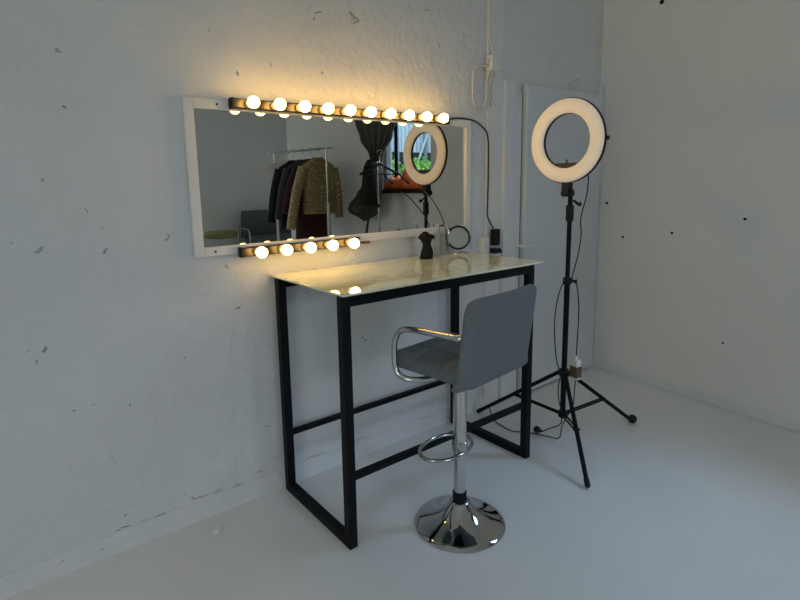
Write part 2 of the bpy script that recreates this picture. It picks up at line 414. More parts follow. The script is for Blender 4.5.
# junction box and painted cables
jb = thing('junction_box', 'small white junction box on the wall above the door frame with cables below', 'junction box', (2.577, -.0145, 2.172))
MB().b2((-.042, -.05, 0), (.042, -.0005, .085)).build('box_body', M['white_plastic'], jb, smooth=False, bevel=.004)
for a_, b_, r_ in (((-.04, -.025, .045), (-.062, -.025, .045), .011), ((-.04, -.025, .02), (-.058, -.025, .02), .008), ((.0, -.025, .084), (.0, -.025, .098), .010)):
    MB().cyl(a_, b_, r_, seg=14).build('cable_gland', M['white_plastic'], jb)
def cable(name, label, pts, r, n=6):
    pts = [(x + .047, y - .006, z if z >= RH else z + .027) for x, y, z in pts]
    return tag(MB().tube(catmull(pts, n), r, 8).build(name, M['grey_cable']), label, 'cable')
cable('supply_cable', 'white painted cable coming down from the ceiling into the junction box', [(2.507, -.018, RH), (2.507, -.018, 2.9), (2.507, -.018, 2.55), (2.502, -.018, 2.36), (2.506, -.022, 2.33), (2.522, -.03, 2.27), (2.53, -.035, 2.24)], .0065)
cable('looped_cable', 'leftmost white cable leaving the side of the junction box and bending down', [(2.468, -.036, 2.165), (2.40, -.03, 2.163), (2.37, -.025, 2.14), (2.362, -.02, 2.08), (2.362, -.02, 1.98), (2.372, -.02, 1.945), (2.40, -.02, 1.92), (2.44, -.02, 1.92)], .0065)
for i, (xa, xb, zb) in enumerate(((2.497, 2.455, 1.935), (2.525, 2.485, 1.95), (2.552, 2.515, 1.965))):
    cable('drop_cable', ['first white cable under the junction box, curving at its foot', 'middle white cable of the three under the junction box', 'third white cable under the junction box, nearest the door frame'][i],
          [(xa, -.040, 2.15), (xa - .012, -.028, 2.11), (xa - .02 - .005 * i, -.024, 2.05), (xa - .018, -.024, 2.0), ((xa + xb) / 2 - .004, -.026, 1.965), (xb + .01, -.022, zb + .005), (xb + .025, -.022, zb - .02)], .0058)

# wall anchors on the right wall
rm = Matrix.Translation((3.83, 0, 0)) @ Matrix.Rotation(RA, 4, 'Z')
for (y, z, r, lb) in ((-.45, 2.676, .014, 'biggest black wall plug, high on the right wall at the top'), (-.105, 1.327, .009, 'black wall plug nearest the room corner beside the ring light'),
                      (-.254, 1.076, .008, 'lower left black wall plug on the right wall'), (-.624, 1.131, .008, 'black wall plug in the middle of the right wall'),
                      (-1.072, 1.247, .008, 'black wall plug far right on the right wall at mid height'), (-1.008, .437, .006, 'tiny lowest black wall plug on the right wall')):
    b = MB(); b.lathe([(r * 1.15, 0), (r * 1.1, .003), (r * .7, .004), (r * .55, .001), (1e-6, .0005)], 16, Matrix.Rotation(-PI / 2, 4, 'Y'))
    o = b.build('wall_plug', M['black_plastic']); o.location = rm @ Vector((-.0003, y, z)); o.rotation_euler = (0, 0, RA)
    tag(o, lb, 'wall plug', 'black wall plugs in the right wall')
kb = MB(); kb.lathe([(.021, 0), (.022, .006), (.019, .012), (.012, .015), (.008, .012), (1e-6, .012)], 24)
o = kb.build('floor_knob', M['white_plastic']); o.location = (.672, -.143, 0); tag(o, 'small round white knob on the floor by the left wall', 'floor stop')

# ------------------------------------------------------------------ vanity table
TL, TR, TB, TF, TH = 1.060, 2.250, -.038, -.622, 1.079
tb = thing('vanity_table', 'tall black metal framed table with a glossy pale marbled glass top', 'table', ((TL + TR) / 2, (TB + TF) / 2, 0))
def L(x, y, z): return (x - (TL + TR) / 2, y - (TB + TF) / 2, z)
S = .040
def bx(name, lo, hi, mat='black_metal', bev=.003): return MB().b2(L(*lo), L(*hi)).build(name, M[mat], tb, smooth=False, bevel=bev)
for x in (TL, TR - S):
    for y in (TB - S, TF): bx('leg', (x, y, 0), (x + S, y + S, TH))
    bx('bottom_rail', (x, TF + S, 0), (x + S, TB - S, S))
for y in (TB - S, TF): bx('top_rail', (TL + S, y, TH - .047), (TR - S, y + S, TH))
bx('stretcher', (TL + S, TF + .006, .296), (TR - S, TF + .034, .323)); bx('stretcher', (TL + S, TB - .034, .288), (TR - S, TB - .006, .313))
bx('table_top', (1.054, -.642, TH + .0005), (2.298, -.003, TH + .0095), 'top', .002)
TT = TH + .0095

# ------------------------------------------------------------------ things on the table
# torso shaped candle
tc_ = thing('torso_candle', 'small black torso shaped candle standing on the glass table top', 'candle', (1.935, -.130, TT), -.5)
prof = [(0, .040, .026), (.012, .040, .027), (.03, .038, .028), (.046, .036, .027), (.06, .030, .023), (.075, .025, .020), (.086, .026, .020), (.10, .033, .026), (.115, .040, .028), (.126, .039, .025), (.134, .033, .021), (.140, .024, .016), (.146, .018, .013), (.150, .013, .010)]
b = MB(); sg = 24; vs = []; fs = []
for (z, rx, ry) in prof:
    for k in range(sg):
        a = 2 * PI * k / sg; x, y = rx * math.cos(a), ry * math.sin(a)
        if .09 < z < .135: y -= .012 * (math.exp(-((x - .016) / .010) ** 2) + math.exp(-((x + .016) / .010) ** 2)) * (1 if math.sin(a) < 0 else 0) * math.exp(-((z - .112) / .012) ** 2)
        if .0 < z < .06 and math.sin(a) > 0: y += .010 * (math.exp(-((x - .016) / .012) ** 2) + math.exp(-((x + .016) / .012) ** 2)) * math.exp(-((z - .04) / .018) ** 2)
        vs.append((.92 * x + .006 * math.sin(z * 30), y, z))
for i in range(len(prof) - 1):
    for k in range(sg): fs.append((i * sg + k, i * sg + (k + 1) % sg, (i + 1) * sg + (k + 1) % sg, (i + 1) * sg + k))
fs.append(tuple(range(sg))[::-1]); fs.append(tuple(range(len(vs) - sg, len(vs))))
b.add(vs, fs)
for sx in (-1, 1): b.tube([(sx * .022 + .003, 0, .126), (sx * .036 + .003, .001, .120), (sx * .041 + .003, .002, .111)], [.012, .012, .008], 12)
b.build('torso', M['candle'], tc_)
MB().tube([(-.004, 0, .149), (-.004, 0, .156)], .0015, 6).build('wick', M['black_cloth'], tc_)

# clear bottles with a thin curved stick
def bottle(label, x, y, hgt, r):
    o = thing('glass_bottle', label, 'bottle', (x, y, TT + .0005), 0)
    w = .0022
    outer = [(r * .9, 0), (r, .004), (r, hgt * .62), (r * .9, hgt * .68), (r * .42, hgt * .76), (r * .40, hgt * .96), (r * .5, hgt * .97), (r * .5, hgt)]
    inner = [(r * .5 - w, hgt), (r * .40 - w, hgt * .96), (r * .42 - w, hgt * .76), (r * .9 - w, hgt * .68), (r - w, hgt * .62), (r - w, .010), (1e-6, .009)]
    MB().lathe([(1e-6, 0)] + outer + inner, 28).build('bottle_glass', M['glass'], o)
    return o
bottle('clear slim glass bottle just right of the black torso candle', 2.046, -.107, .185, .021)
vz = thing('glass_vase', 'clear straight glass vase holding the thin curved stick, left of the round mirror', 'vase', (2.135, -.078, TT + .0005))
MB().lathe([(1e-6, 0), (.018, 0), (.0195, .003), (.0195, .17), (.0205, .178), (.0185, .178), (.0175, .17), (.0175, .010), (1e-6, .009)], 28).build('vase_glass', M['glass'], vz)
st = MB(); st.tube(catmull([(2.146, -.078, TT + .016), (2.136, -.079, 1.20), (2.122, -.080, 1.26), (2.100, -.084, 1.305), (2.052, -.096, 1.365), (1.985, -.106, 1.430), (1.938, -.113, 1.458)]), .0032, 8)
tag(st.build('curved_stick', M['copper']), 'thin dark reddish stick arching up to the left out of the glass vase', 'stick')

# round cosmetic mirror on a wire stand
cm = thing('cosmetic_mirror', 'small round black rimmed mirror on a wire stand at the right of the table', 'mirror', (2.228, -.088, TT), math.radians(-34))
RZ = .092; cr = .066
rotx = Matrix.Translation((0, 0, RZ)) @ Matrix.Rotation(math.radians(84), 4, 'X')
b = MB(); n = 44
ringpts = [rotx @ Vector((cr * math.cos(2 * PI * k / n), cr * math.sin(2 * PI * k / n), 0)) for k in range(n)]
b.tube(ringpts, .007, 10, closed=True); b.build('mirror_rim', M['black_gloss'], cm)
b = MB(); b.lathe([(1e-6, .002), (cr - .002, .002), (cr - .002, -.003), (1e-6, -.003)], 40, rotx); b.build('mirror_disc', M['mirror'], cm)
b = MB()
b.tube(catmull([(-.072, 0, RZ), (-.074, 0, .05), (-.070, 0, .004), (-.05, -.035, .003), (0, -.05, .003), (.05, -.035, .003), (.070, 0, .004), (.074, 0, .05), (.072, 0, RZ)]), .0018, 8)
b.tube([(-.070, 0, .004), (0, .045, .003), (.070, 0, .004)], .0018, 8); b.build('wire_stand', M['bar_chrome'], cm)
for x in (-.072, .072): MB().ball((x, 0, RZ), .006, 12).build('pivot', M['black_plastic'], cm)

# ------------------------------------------------------------------ bar stool
bs = thing('bar_stool', 'grey upholstered swivel bar stool with chrome arms on a round chrome base', 'stool', (1.541, -.780, 0), math.radians(7))
MB().lathe([(.19, 0), (.199, .002), (.201, .007), (.197, .012), (.178, .019), (.145, .031), (.112, .047), (.085, .065), (.064, .085), (.050, .103), (.044, .112), (.036, .116), (.028, .116)], 64).build('base', M['chrome'], bs)
MB().lathe([(.031, .1165), (.031, .155), (.027, .158), (.025, .158)], 32).build('collar', M['candle'], bs)
MB().cyl((0, 0, .158), (0, 0, .33), .0255, seg=32).build('lower_tube', M['dull_chrome'], bs)
MB().lathe([(.027, .318), (.0295, .32), (.0295, .68), (.0295, .69)], 32).build('upper_tube', M['dull_chrome'], bs)
f = MB(); n = 48
pts = []
for k in range(n):
    a = 2 * PI * k / n
    pts.append((-.015 + .142 * math.cos(a), .062 + .095 * math.sin(a) * (1 if math.sin(a) > 0 else .95), .347))
f.tube(pts, .0085, 12, closed=True)
f.tube([(-.03, -.02, .347), (-.03, -.0, .333), (-.02, .0, .325)], .006, 8)
f.lathe([(.031, .35), (.034, .353), (.034, .392), (.031, .395)], 28); f.build('footrest', M['chrome'], bs)
MB().b2((-.08, -.07, .69), (.12, .11, .722)).build('seat_plate', M['black_metal'], bs, smooth=False, bevel=.006)
def quilt(x, y):
    q = 0
    for g in (-.072, .072):
        q = max(q, math.exp(-((x - g) / .007) ** 2), math.exp(-((y - g - .01) / .007) ** 2) if abs(x) < 1 else 0)
    return .010 * q
MB().slab(.216, .228, .055, .092, Matrix.Translation((.024, .022, .757)), n=64, p=6, quilt=quilt).build('seat', M['fabric'], bs, weld=True)
def bwarp(P):   # P.x width, P.y height, P.z thickness
    h = (P.y + .2) / .4
    y = -.182 - .050 * h + .022 * (P.x / .23) ** 2 - P.z
    if h < .22: y += .05 * ((.22 - h) / .22) ** 2
    return Vector((P.x + .004, y, .894 + P.y * .965))
MB().slab(.236, .20, .062, .056, Matrix(), n=48, p=7, warp=bwarp).build('backrest', M['fabric'], bs, weld=True)
for x, e in ((-.222, 1), (.262, -1)):
    b = MB(); b.tube(catmull([(x + (.012 if e > 0 else -.05), -.175, 0.936), (x, -.15, 0.933), (x, -.05, 0.931), (x, .06, 0.926), (x, .125, 0.913), (x, .162, 0.873), (x, .172, 0.808), (x, .168, 0.753), (x + .004 * e, .15, 0.717), (x + .02 * e, .11, 0.702), (x + .06 * e, .07, 0.700), (x + .12 * e, .05, 0.700)], 8), .0125, 14)
    b.build('armrest', M['dull_chrome'], bs)

# ------------------------------------------------------------------ ring light on its tripod
RX, RY = 2.571, -.605
rl = thing('ring_light', 'large cream ring light on a black tripod stand in the room corner', 'ring light', (RX, RY, 0))
cx, cy, cz = 2.545 - RX, -.587 - RY, 1.713
to_ring = Matrix.Translation((cx, cy, cz)) @ Matrix.Rotation(-PI / 2, 4, 'Y')     # local z faces the mirror end (-x)
Ro, Ri = .224, .141
b = MB(); prof = []
for k in range(17):
    a = PI * k / 16; m_ = (Ro + Ri) / 2; hw = (Ro - Ri) / 2 - .003
    prof.append((m_ - hw * math.cos(a), .002 + .024 * math.sin(a) ** .6))
vs = []; fs = []; sg = 72
for r, z in prof:
    for k in range(sg): vs.append((r * math.cos(2 * PI * k / sg), r * math.sin(2 * PI * k / sg), z))
for i in range(len(prof) - 1):
    for k in range(sg): fs.append((i * sg + k, i * sg + (k + 1) % sg, (i + 1) * sg + (k + 1) % sg, (i + 1) * sg + k))
b.add(vs, fs, to_ring); b.build('diffuser', M['diffuser'], rl)['label'] = 'cream ring diffuser'
b = MB(); prof = [(Ri, .004), (Ri, -.012), (Ri + .012, -.020), (Ro - .012, -.020), (Ro + .001, -.012), (Ro + .001, .004), (Ro - .003, .004), (Ro - .003, -.002), (Ri + .003, -.002), (Ri + .003, .004)]
vs = []; fs = []; n = len(prof)
for r, z in prof:
    for k in range(sg): vs.append((r * math.cos(2 * PI * k / sg), r * math.sin(2 * PI * k / sg), z))
for i in range(n):
    for k in range(sg): fs.append((i * sg + k, i * sg + (k + 1) % sg, ((i + 1) % n) * sg + (k + 1) % sg, ((i + 1) % n) * sg + k))
b.add(vs, fs, to_ring); b.build('ring_housing', M['black_plastic'], rl)
b = MB(); b.cyl((cx + .012, cy - Ro - .001, cz), (cx + .012, cy - Ro - .010, cz), .011, seg=16); b.build('dimmer_knob', M['black_plastic'], rl)
# curved accessory tray filling the bottom of the ring opening
b = MB(); vs = []; n = 16; a0, a1 = math.radians(-90 - 33), math.radians(-90 + 33)
for k in range(n + 1):
    a = a0 + (a1 - a0) * k / n; y, z = (Ri + .002) * math.cos(a), (Ri + .002) * math.sin(a)
    zt = (Ri) * math.sin(a0) + .002
    for x in (-.004, .02): vs += [(cx + x, cy + y, cz + z), (cx + x, cy + y, cz + max(zt, z))]
fs = []
for k in range(n):
    o_ = k * 4; p_ = o_ + 4
    fs += [(o_, p_, p_ + 1, o_ + 1), (o_ + 2, o_ + 3, p_ + 3, p_ + 2), (o_ + 1, p_ + 1, p_ + 3, o_ + 3), (o_, o_ + 2, p_ + 2, p_)]
b.add(vs, fs); b.build('mount_plate', M['dark_brown'], rl)
b = MB(); b.cyl((cx + .008, cy, cz - .118), (cx + .008, cy, cz - .098), .004, seg=10); b.build('mount_screw', M['black_metal'], rl)
# tilt head
b = MB(); b.cyl((0, cy - .03, 1.435), (0, cy + .03, 1.435), .021, seg=20); b.b2((cx - .004, cy - .02, 1.43), (.016, cy + .02, 1.49)); b.build('tilt_head', M['black_plastic'], rl)
MB().tube([(0, -.02, 1.395), (0, -.05, 1.375), (0, -.062, 1.375)], [.006, .008, .013], 12).build('tilt_knob', M['black_plastic'], rl)
MB().cyl((0, 0, .94), (0, 0, 1.43), .0125, seg=20).build('upper_pole', M['black_metal'], rl)
MB().cyl((0, 0, .13), (0, 0, .96), .0155, seg=20).build('lower_pole', M['black_metal'], rl)
for z0, z1, r in ((1.28, 1.37, .021), (.925, .965, .024)):
    MB().lathe([(r * .8, z0), (r, z0 + .004), (r, z1 - .004), (r * .8, z1)], 24).build('collar', M['black_plastic'], rl)
MB().tube([(0, 0, .945), (.02, -.035, .945), (.024, -.045, .945)], [.006, .008, .013], 12).build('clamp_knob', M['black_plastic'], rl)
MB().lathe([(.02, .385), (.029, .388), (.029, .425), (.02, .43)], 24).build('leg_hub', M['black_plastic'], rl)
MB().lathe([(.017, .135), (.025, .138), (.025, .170), (.017, .174)], 24).build('brace_hub', M['black_plastic'], rl)
for (fx, fy, ballfoot) in ((2.446, -.055, 0), (3.075, -.768, 1), (2.217, -.993, 0)):
    d = Vector((fx - RX, fy - RY, 0)); u = d.normalized(); perp = Vector((-u.y, u.x, 0))
    a = u * .028 + Vector((0, 0, .405)); e = d + Vector((0, 0, .014))
    lg = MB().tube([a, e], .0115, 14).build('leg', M['black_metal'], rl)
    dr = (e - a).normalized()
    if ballfoot: MB().ball(d + Vector((0, 0, .027)), .027, 20).build('foot', M['black_plastic'], lg)
    else: MB().tube([e - dr * .035, e - dr * .002, e + dr * .006], [.014, .014, .009], 14).build('foot', M['black_plastic'], lg)
    m_ = a.lerp(e, .53)
    br_ = MB()
    for sgn in (-1, 1): br_.tube([u * .02 + perp * .010 * sgn + Vector((0, 0, .155)), m_ + perp * .010 * sgn], .0055, 8)
    br_.build('brace', M['black_metal'], rl)
    MB().cyl(m_ - perp * .017, m_ + perp * .017, .008, seg=12).build('brace_pivot', M['black_plastic'], rl)
# mains brick hanging by the pole and the loose leads
def P(x, y, z): return (x - RX, y - RY, z)
v_r = Vector((.70, -.71, 0)).normalized()     # a direction across the view, for cable offsets
def off(k, z, out=0.0): q = v_r * k + Vector((-.7, -.7, 0)) * out; return (q.x, q.y, z)
def lead(name, pts, r=.0032): return MB().tube(catmull(pts, 8), r, 8).build(name, M['black_plastic'], rl)
lead('ring_lead', [(cx + .018, cy - .115, cz - .165), (cx + .03, cy - .12, cz - .20), off(.085, 1.42), off(.06, 1.30), off(.064, 1.20), off(.05, 1.08), off(.028, .98), off(.022, .95, .02)])
lead('brick_lead', [off(.018, .95, .02), off(.045, .93, .02), off(.058, .86, .02), off(.064, .75, .02), off(.060, .50, .02)])
lead('plug_lead', [off(-.018, .95, .02), off(-.04, .90, .02), off(-.06, .80, .02), off(-.065, .66, .02), off(-.05, .50, .02), off(-.028, .40, .035), off(-.035, .33, .03), off(-.03, .25, .03), off(-.015, .19, .03), off(-.02, .12, .06), (-.045, .06, .05), (-.05, .10, .02), (-.054, .118, .02)])
lead('slack_lead', [off(.060, .376, .02), off(.055, .30, .03), off(.05, .22, .03), off(.02, .16, .04), off(-.01, .10, .05), off(-.03, .035, .07), (-.055, .06, .006), (-.10, .16, .005), (-.16, .24, .005), (-.150, .33, .005), (-.135, .398, .006), (-.125, .43, .03), (-.112, .468, .078)])
b = MB(); b.tube([off(.060, .515, .02), off(.060, .485, .02)], [.006, .018], 4); b.build('brick_gland', M['white_plastic'], rl)
zr = Matrix.Translation(off(.060, -.055, .02)) @ Matrix.Rotation(math.radians(-8), 4, 'Z')
b = MB(); b.b2((-.019, -.024, .43), (.019, .024, .545), zr); b.build('power_brick', M['white_plastic'], rl, smooth=False, bevel=.005)
b = MB(); b.b2((-.0202, -.0252, .445), (.0202, .0252, .51), zr); b.build('brick_label', M['label'], rl, smooth=False)
b = MB(); b.ball((-.055, .135, .021), .021, 16); b.tube([(-.054, .122, .021), (-.052, .10, .02)], [.013, .006], 10); b.build('mains_plug', M['black_plastic'], rl)

# ------------------------------------------------------------------ what the mirror shows: clothes rail
A = Vector((2.99, -3.90, 0)); Bp = Vector((3.125, -2.88, 0)); rd = (Bp - A).normalized()
cr_ = thing('clothes_rail', 'freestanding metal clothes rail with jackets, seen in the wall mirror', 'clothes rail', ((A.x + Bp.x) / 2, (A.y + Bp.y) / 2, 0), 0)
mid = (A + Bp) / 2
def K(p): return tuple(Vector(p) - mid)
pr_ = rd.cross(Vector((0, 0, 1)))
for q in (A, Bp):
    MB().cyl(K(q + Vector((0, 0, .05))), K(q + Vector((0, 0, 1.30))), .0175, seg=14).build('lower_post', M['white_plastic'], cr_)
    MB().cyl(K(q + Vector((0, 0, 1.29))), K(q + Vector((0, 0, 1.912))), .011, seg=14).build('upper_post', M['dull_chrome'], cr_)
    b = MB(); b.tube([K(q - pr_ * .22 + Vector((0, 0, .04))), K(q + pr_ * .22 + Vector((0, 0, .04)))], .014, 12); b.ball(K(q - pr_ * .22 + Vector((0, 0, .026))), .026, 12); b.ball(K(q + pr_ * .22 + Vector((0, 0, .026))), .026, 12)
    b.build('rail_foot', M['white_plastic'], cr_)
zt = Vector((0, 0, 1.912))
MB().tube([K(A - rd * .09 + zt), K(Bp + rd * .12 + zt)], .0125, 14).build('hanging_rail', M['dull_chrome'], cr_)
for q in (A - rd * .09 + zt, Bp + rd * .12 + zt): MB().ball(K(q), .019, 12).build('rail_end_cap', M['white_plastic'], cr_)
def rail_pt(s): return A.lerp(Bp, s)
def hanger(label, p, mat, w=.21, ang=0, grp=None, rail=1.912, drop=.0, bar=True):
    o = thing('clothes_hanger', label, 'hanger', (p.x, p.y, rail - .02 - drop), ang, grp)
    b = MB(); hk = [(0, 0, -.13)] + [(0 + .0, 0, -.07)] + [( .022 * math.sin(a), 0, .012 - .0 + .022 * math.cos(a) - .0) for a in [math.radians(x) for x in (200, 120, 60, 0, -60)]]
    b.tube(catmull([(0, 0, -.10), (0, 0, -.05), (.006, 0, -.012), (.028, 0, .01), (.026, 0, .03), (0, 0, .0405), (-.024, 0, .03), (-.03, 0, .012)], 5), .0028, 8)
    b.build('hook', M['dull_chrome'], o)
    b = MB(); b.tube(catmull([(-w, 0, -.205), (-w * .5, 0, -.155), (-.02, 0, -.105), (0, 0, -.098), (.02, 0, -.105), (w * .5, 0, -.155), (w, 0, -.205)], 5), .0105, 10, flat=1.2)
    if bar: b.tube([(-w + .012, 0, -.205), (w - .012, 0, -.205)], .005, 8)
    b.build('shoulder_bar', mat, o)
    return o
WH = 'white hangers on the rail'
for s, a, lb in ((.06, .20, 'empty white hanger at the far left end of the clothes rail'), (.16, .0, 'second empty white hanger from the far left end of the rail'), (.27, -.2, 'third empty white hanger on the rail, next to the black jacket')):
    hanger(lb, rail_pt(s), M['white_plastic'], ang=a, grp=WH, bar=False)

def jacket(name, label, p, zs, zh, wsh, wh, mat, sl_l, sl_r, rz=0, dep=.085, parts=True):
    """hanging garment: lofted body from collar to hem, sleeves as tubes"""
    o = thing(name, label, 'jacket', (p.x, p.y, 0), rz)
    b = MB(); sg = 40; rows = []
    H = zs - zh
    prof = [(0.0, .05, .035), (-.012, .07, .05), (-.03, .105, .06), (-.05, wsh * .72, .062), (-.075, wsh * .93, .062), (-.11, wsh, .066), (-.17, wsh * .98, .078), (-.30, (wsh + wh) / 2 * .97, dep), (-H * .8, wh * .985, dep), (-H, wh, dep * .95)]
    vs = []; fs = []
    for dz, rx, ry in prof:
        for k in range(sg):
            a = 2 * PI * k / sg
            rip = 1 + .05 * math.sin(a * 7 + dz * 4) * min(1, -dz * 2.5)
            vs.append((math.copysign(abs(math.cos(a)) ** .75, math.cos(a)) * rx, math.copysign(abs(math.sin(a)) ** .85, math.sin(a)) * ry * rip, zs + dz))
    for i in range(len(prof) - 1):
        for k in range(sg): fs.append((i * sg + k, i * sg + (k + 1) % sg, (i + 1) * sg + (k + 1) % sg, (i + 1) * sg + k))
    fs.append(tuple(range(sg))); fs.append(tuple(range(len(vs) - sg, len(vs))))
    b.add(vs, fs); b.build('body', mat, o)
    for s, en in ((-1, sl_l), (1, sl_r)):
        if en is None: continue
        st_ = Vector((s * wsh * .90, 0, zs - .115)); e_ = Vector(en)
        m1 = st_.lerp(e_, .5) + Vector((s * .02, .0, .01))
        b = MB(); pts = catmull([st_, st_.lerp(e_, .2) + Vector((s * .015, 0, 0)), m1, e_], 6)
        b.tube(pts, [.066 - .018 * i / (len(pts) - 1) for i in range(len(pts))], 18); b.build('sleeve', mat, o)
    b = MB(); n = 20
    b.tube([(.062 * math.cos(2 * PI * k / n), .045 * math.sin(2 * PI * k / n), zs - .004) for k in range(n)], .010, 8, closed=True); b.build('collar', mat, o)
    return o
def on_hanger(p, lab): return hanger(lab, p, M['white_plastic'], w=.16, grp=WH)
pg = rail_pt(.875); pg = Vector((pg.x - .015, pg.y, 0))
on_hanger(pg, 'white hanger inside the gold sequinned jacket')
jacket('sequin_jacket', 'short gold sequinned jacket hanging at the near end of the clothes rail', pg, 1.81, 1.185, .205, .205, M['sequin'], (-.40, .03, 1.03), (.245, .02, 1.13), 0)
pm = rail_pt(.725); on_hanger(pm, 'white hanger inside the long maroon dress')
mo = jacket('maroon_dress', 'long dark maroon dress hanging right behind the gold jacket', pm, 1.80, .72, .19, .235, M['maroon'], (-.36, 0, 1.2), None, 0, .075); mo['category'] = 'dress'
pk = rail_pt(.565); on_hanger(pk, 'white hanger inside the jacket with the grey sleeve')
jacket('grey_jacket', 'dark grey jacket hanging between the black jacket and the maroon dress', pk, 1.80, 1.02, .20, .20, M['greylining'], (-.34, 0, 1.12), None, 0, .045)
pb_ = rail_pt(.40); on_hanger(pb_, 'white hanger inside the black jacket')
jacket('black_jacket', 'black jacket hanging leftmost of the clothes, next to the empty hangers', pb_, 1.80, 1.0, .205, .205, M['black_cloth'], (-.33, 0, 1.08), (.25, 0, 1.1), 0, .045)

# ------------------------------------------------------------------ sofa and small round table at the far wall
sf = thing('sofa', 'dark grey two seat sofa with tubular metal arms against the far wall in the mirror', 'sofa', (5.19, -8.62, 0))
MB().slab(.68, .26, .05, .17, Matrix.Translation((0, .14, .37)), n=24).build('seat', M['sofa'], sf, weld=True)
MB().slab(.70, .30, .06, .15, Matrix.Translation((0, -.20, .70)) @ Matrix.Rotation(math.radians(80), 4, 'X'), n=24).build('backrest', M['sofa'], sf, weld=True)
MB().b2((-.66, -.24, .235), (.66, .36, .29)).build('base_frame', M['black_metal'], sf, smooth=False, bevel=.004)
for x in (-.74, .74):
    b = MB(); b.tube(catmull([(x, -.25, .62), (x, .0, .62), (x, .27, .61), (x, .34, .57), (x, .36, .48), (x, .36, .20), (x, .36, .012)], 6), .016, 12)
    b.tube([(x, -.25, .62), (x, -.25, .012)], .016, 12); b.tube([(x, -.25, .26), (x, .36, .26)], .014, 10); b.tube([(x, .05, .26), (x * .9, .05, .26)], .014, 10); b.build('arm', M['dull_chrome'], sf)
sd = thing('round_stool', 'low round olive topped stool at the far wall, far left in the mirror', 'stool', (3.90, -8.45, 0))
MB().lathe([(1e-6, .47), (.28, .47), (.315, .48), (.325, .52), (.325, .57), (.31, .595), (.25, .61), (1e-6, .615)], 40).build('cushion', M['olive'], sd)
MB().cyl((0, 0, .02), (0, 0, .47), .025, seg=18).build('post', M['chrome'], sd)
MB().lathe([(.2, 0), (.2, .012), (.06, .03), (.025, .04)], 36).build('base', M['chrome'], sd)

# ------------------------------------------------------------------ curtain, stand, bag, hanger, coral cloth at the window
def Wl(x, y, z): return rm @ Vector((x, y, z))
cu = thing('curtain', 'dark grey curtain gathered by a tie at the left of the window in the mirror', 'curtain', Wl(-.15, -2.43, 0), RA)
b = MB(); vs = []; fs = []; NU, NV = 60, 44
def cprof(z):   # centre y, half width, depth by height (local y 0 = tie)
    ks = [(1.14, -.10, .12, .05), (1.25, -.25, .27, .06), (1.40, -.13, .20, .07), (1.58, .0, .085, .05), (1.71, .0, .05, .045), (1.82, .0, .10, .05), (2.0, .0, .27, .06), (2.2, .0, .37, .06), (2.5, .0, .42, .05), (2.95, .0, .43, .045)]
    for (za, *a), (zb, *c) in zip(ks, ks[1:]):
        if z <= zb:
            t = (z - za) / (zb - za); t = t * t * (3 - 2 * t); return [p + (q - p) * t for p, q in zip(a, c)]
    return ks[-1][1:]
for side in (0, 1):
    for j in range(NV + 1):
        z = 1.14 + (2.95 - 1.14) * j / NV; c, w, dp = cprof(z)
        for i in range(NU + 1):
            u = -1 + 2 * i / NU
            vs.append((dp * .55 * math.sin(u * 17 + .5 * math.sin(z * 2)) + (.004 if side else 0) + .0, c + u * w, z + .05 * u * (1 if z < 1.3 else 0)))
N = (NU + 1)
for side in (0, 1):
    o_ = side * N * (NV + 1)
    for j in range(NV):
        for i in range(NU):
            q = (o_ + j * N + i, o_ + j * N + i + 1, o_ + (j + 1) * N + i + 1, o_ + (j + 1) * N + i)
            fs.append(q if side else q[::-1])
b.add(vs, fs); b.build('curtain_cloth', M['curtain'], cu)
b = MB(); n = 28; b.tube([(.05 * math.cos(2 * PI * k / n), .062 * math.sin(2 * PI * k / n), 1.71 + .03 * math.sin(2 * PI * k / n)) for k in range(n)], .012, 8, closed=True); b.build('tie_back', M['net'], cu)
b = MB(); b.tube([(.0, -.62, 2.965), (.0, .85, 2.965)], .014, 12); b.tube([(.0, -.5, 2.965), (.125, -.05, 2.965)], .008, 8); b.tube([(0, .6, 2.965), (.118, .6, 2.965)], .008, 8); b.build('curtain_rod', M['black_metal'], cu)

sn = thing('garment_stand', 'thin silver upright stand on a black tripod beside the window in the mirror', 'stand', (3.333, -2.20, 0))
MB().cyl((0, 0, .25), (0, 0, 1.30), .012, seg=14).build('lower_pole', M['dull_chrome'], sn)
MB().cyl((0, 0, 1.28), (0, 0, 1.74), .009, seg=14).build('upper_pole', M['dull_chrome'], sn)
MB().lathe([(.013, 1.26), (.018, 1.265), (.018, 1.30), (.013, 1.305)], 16).build('collar', M['black_plastic'], sn)
for k in range(3):
    a = 2 * PI * k / 3 + .4
    MB().tube([(.012 * math.cos(a), .012 * math.sin(a), .45), (.30 * math.cos(a), .30 * math.sin(a), .011)], .010, 10).build('leg', M['black_metal'], sn)
MB().tube(catmull([(0, 0, 1.74), (-.03, 0, 1.765), (-.06, 0, 1.76), (-.08, 0, 1.73)], 5), .007, 8).build('top_hook', M['black_metal'], sn)
bk = hanger('black hanger on the stand beside the curtain', Vector((3.320, -2.150, 0)), M['black_gloss'], w=.245, ang=.05, rail=1.83)
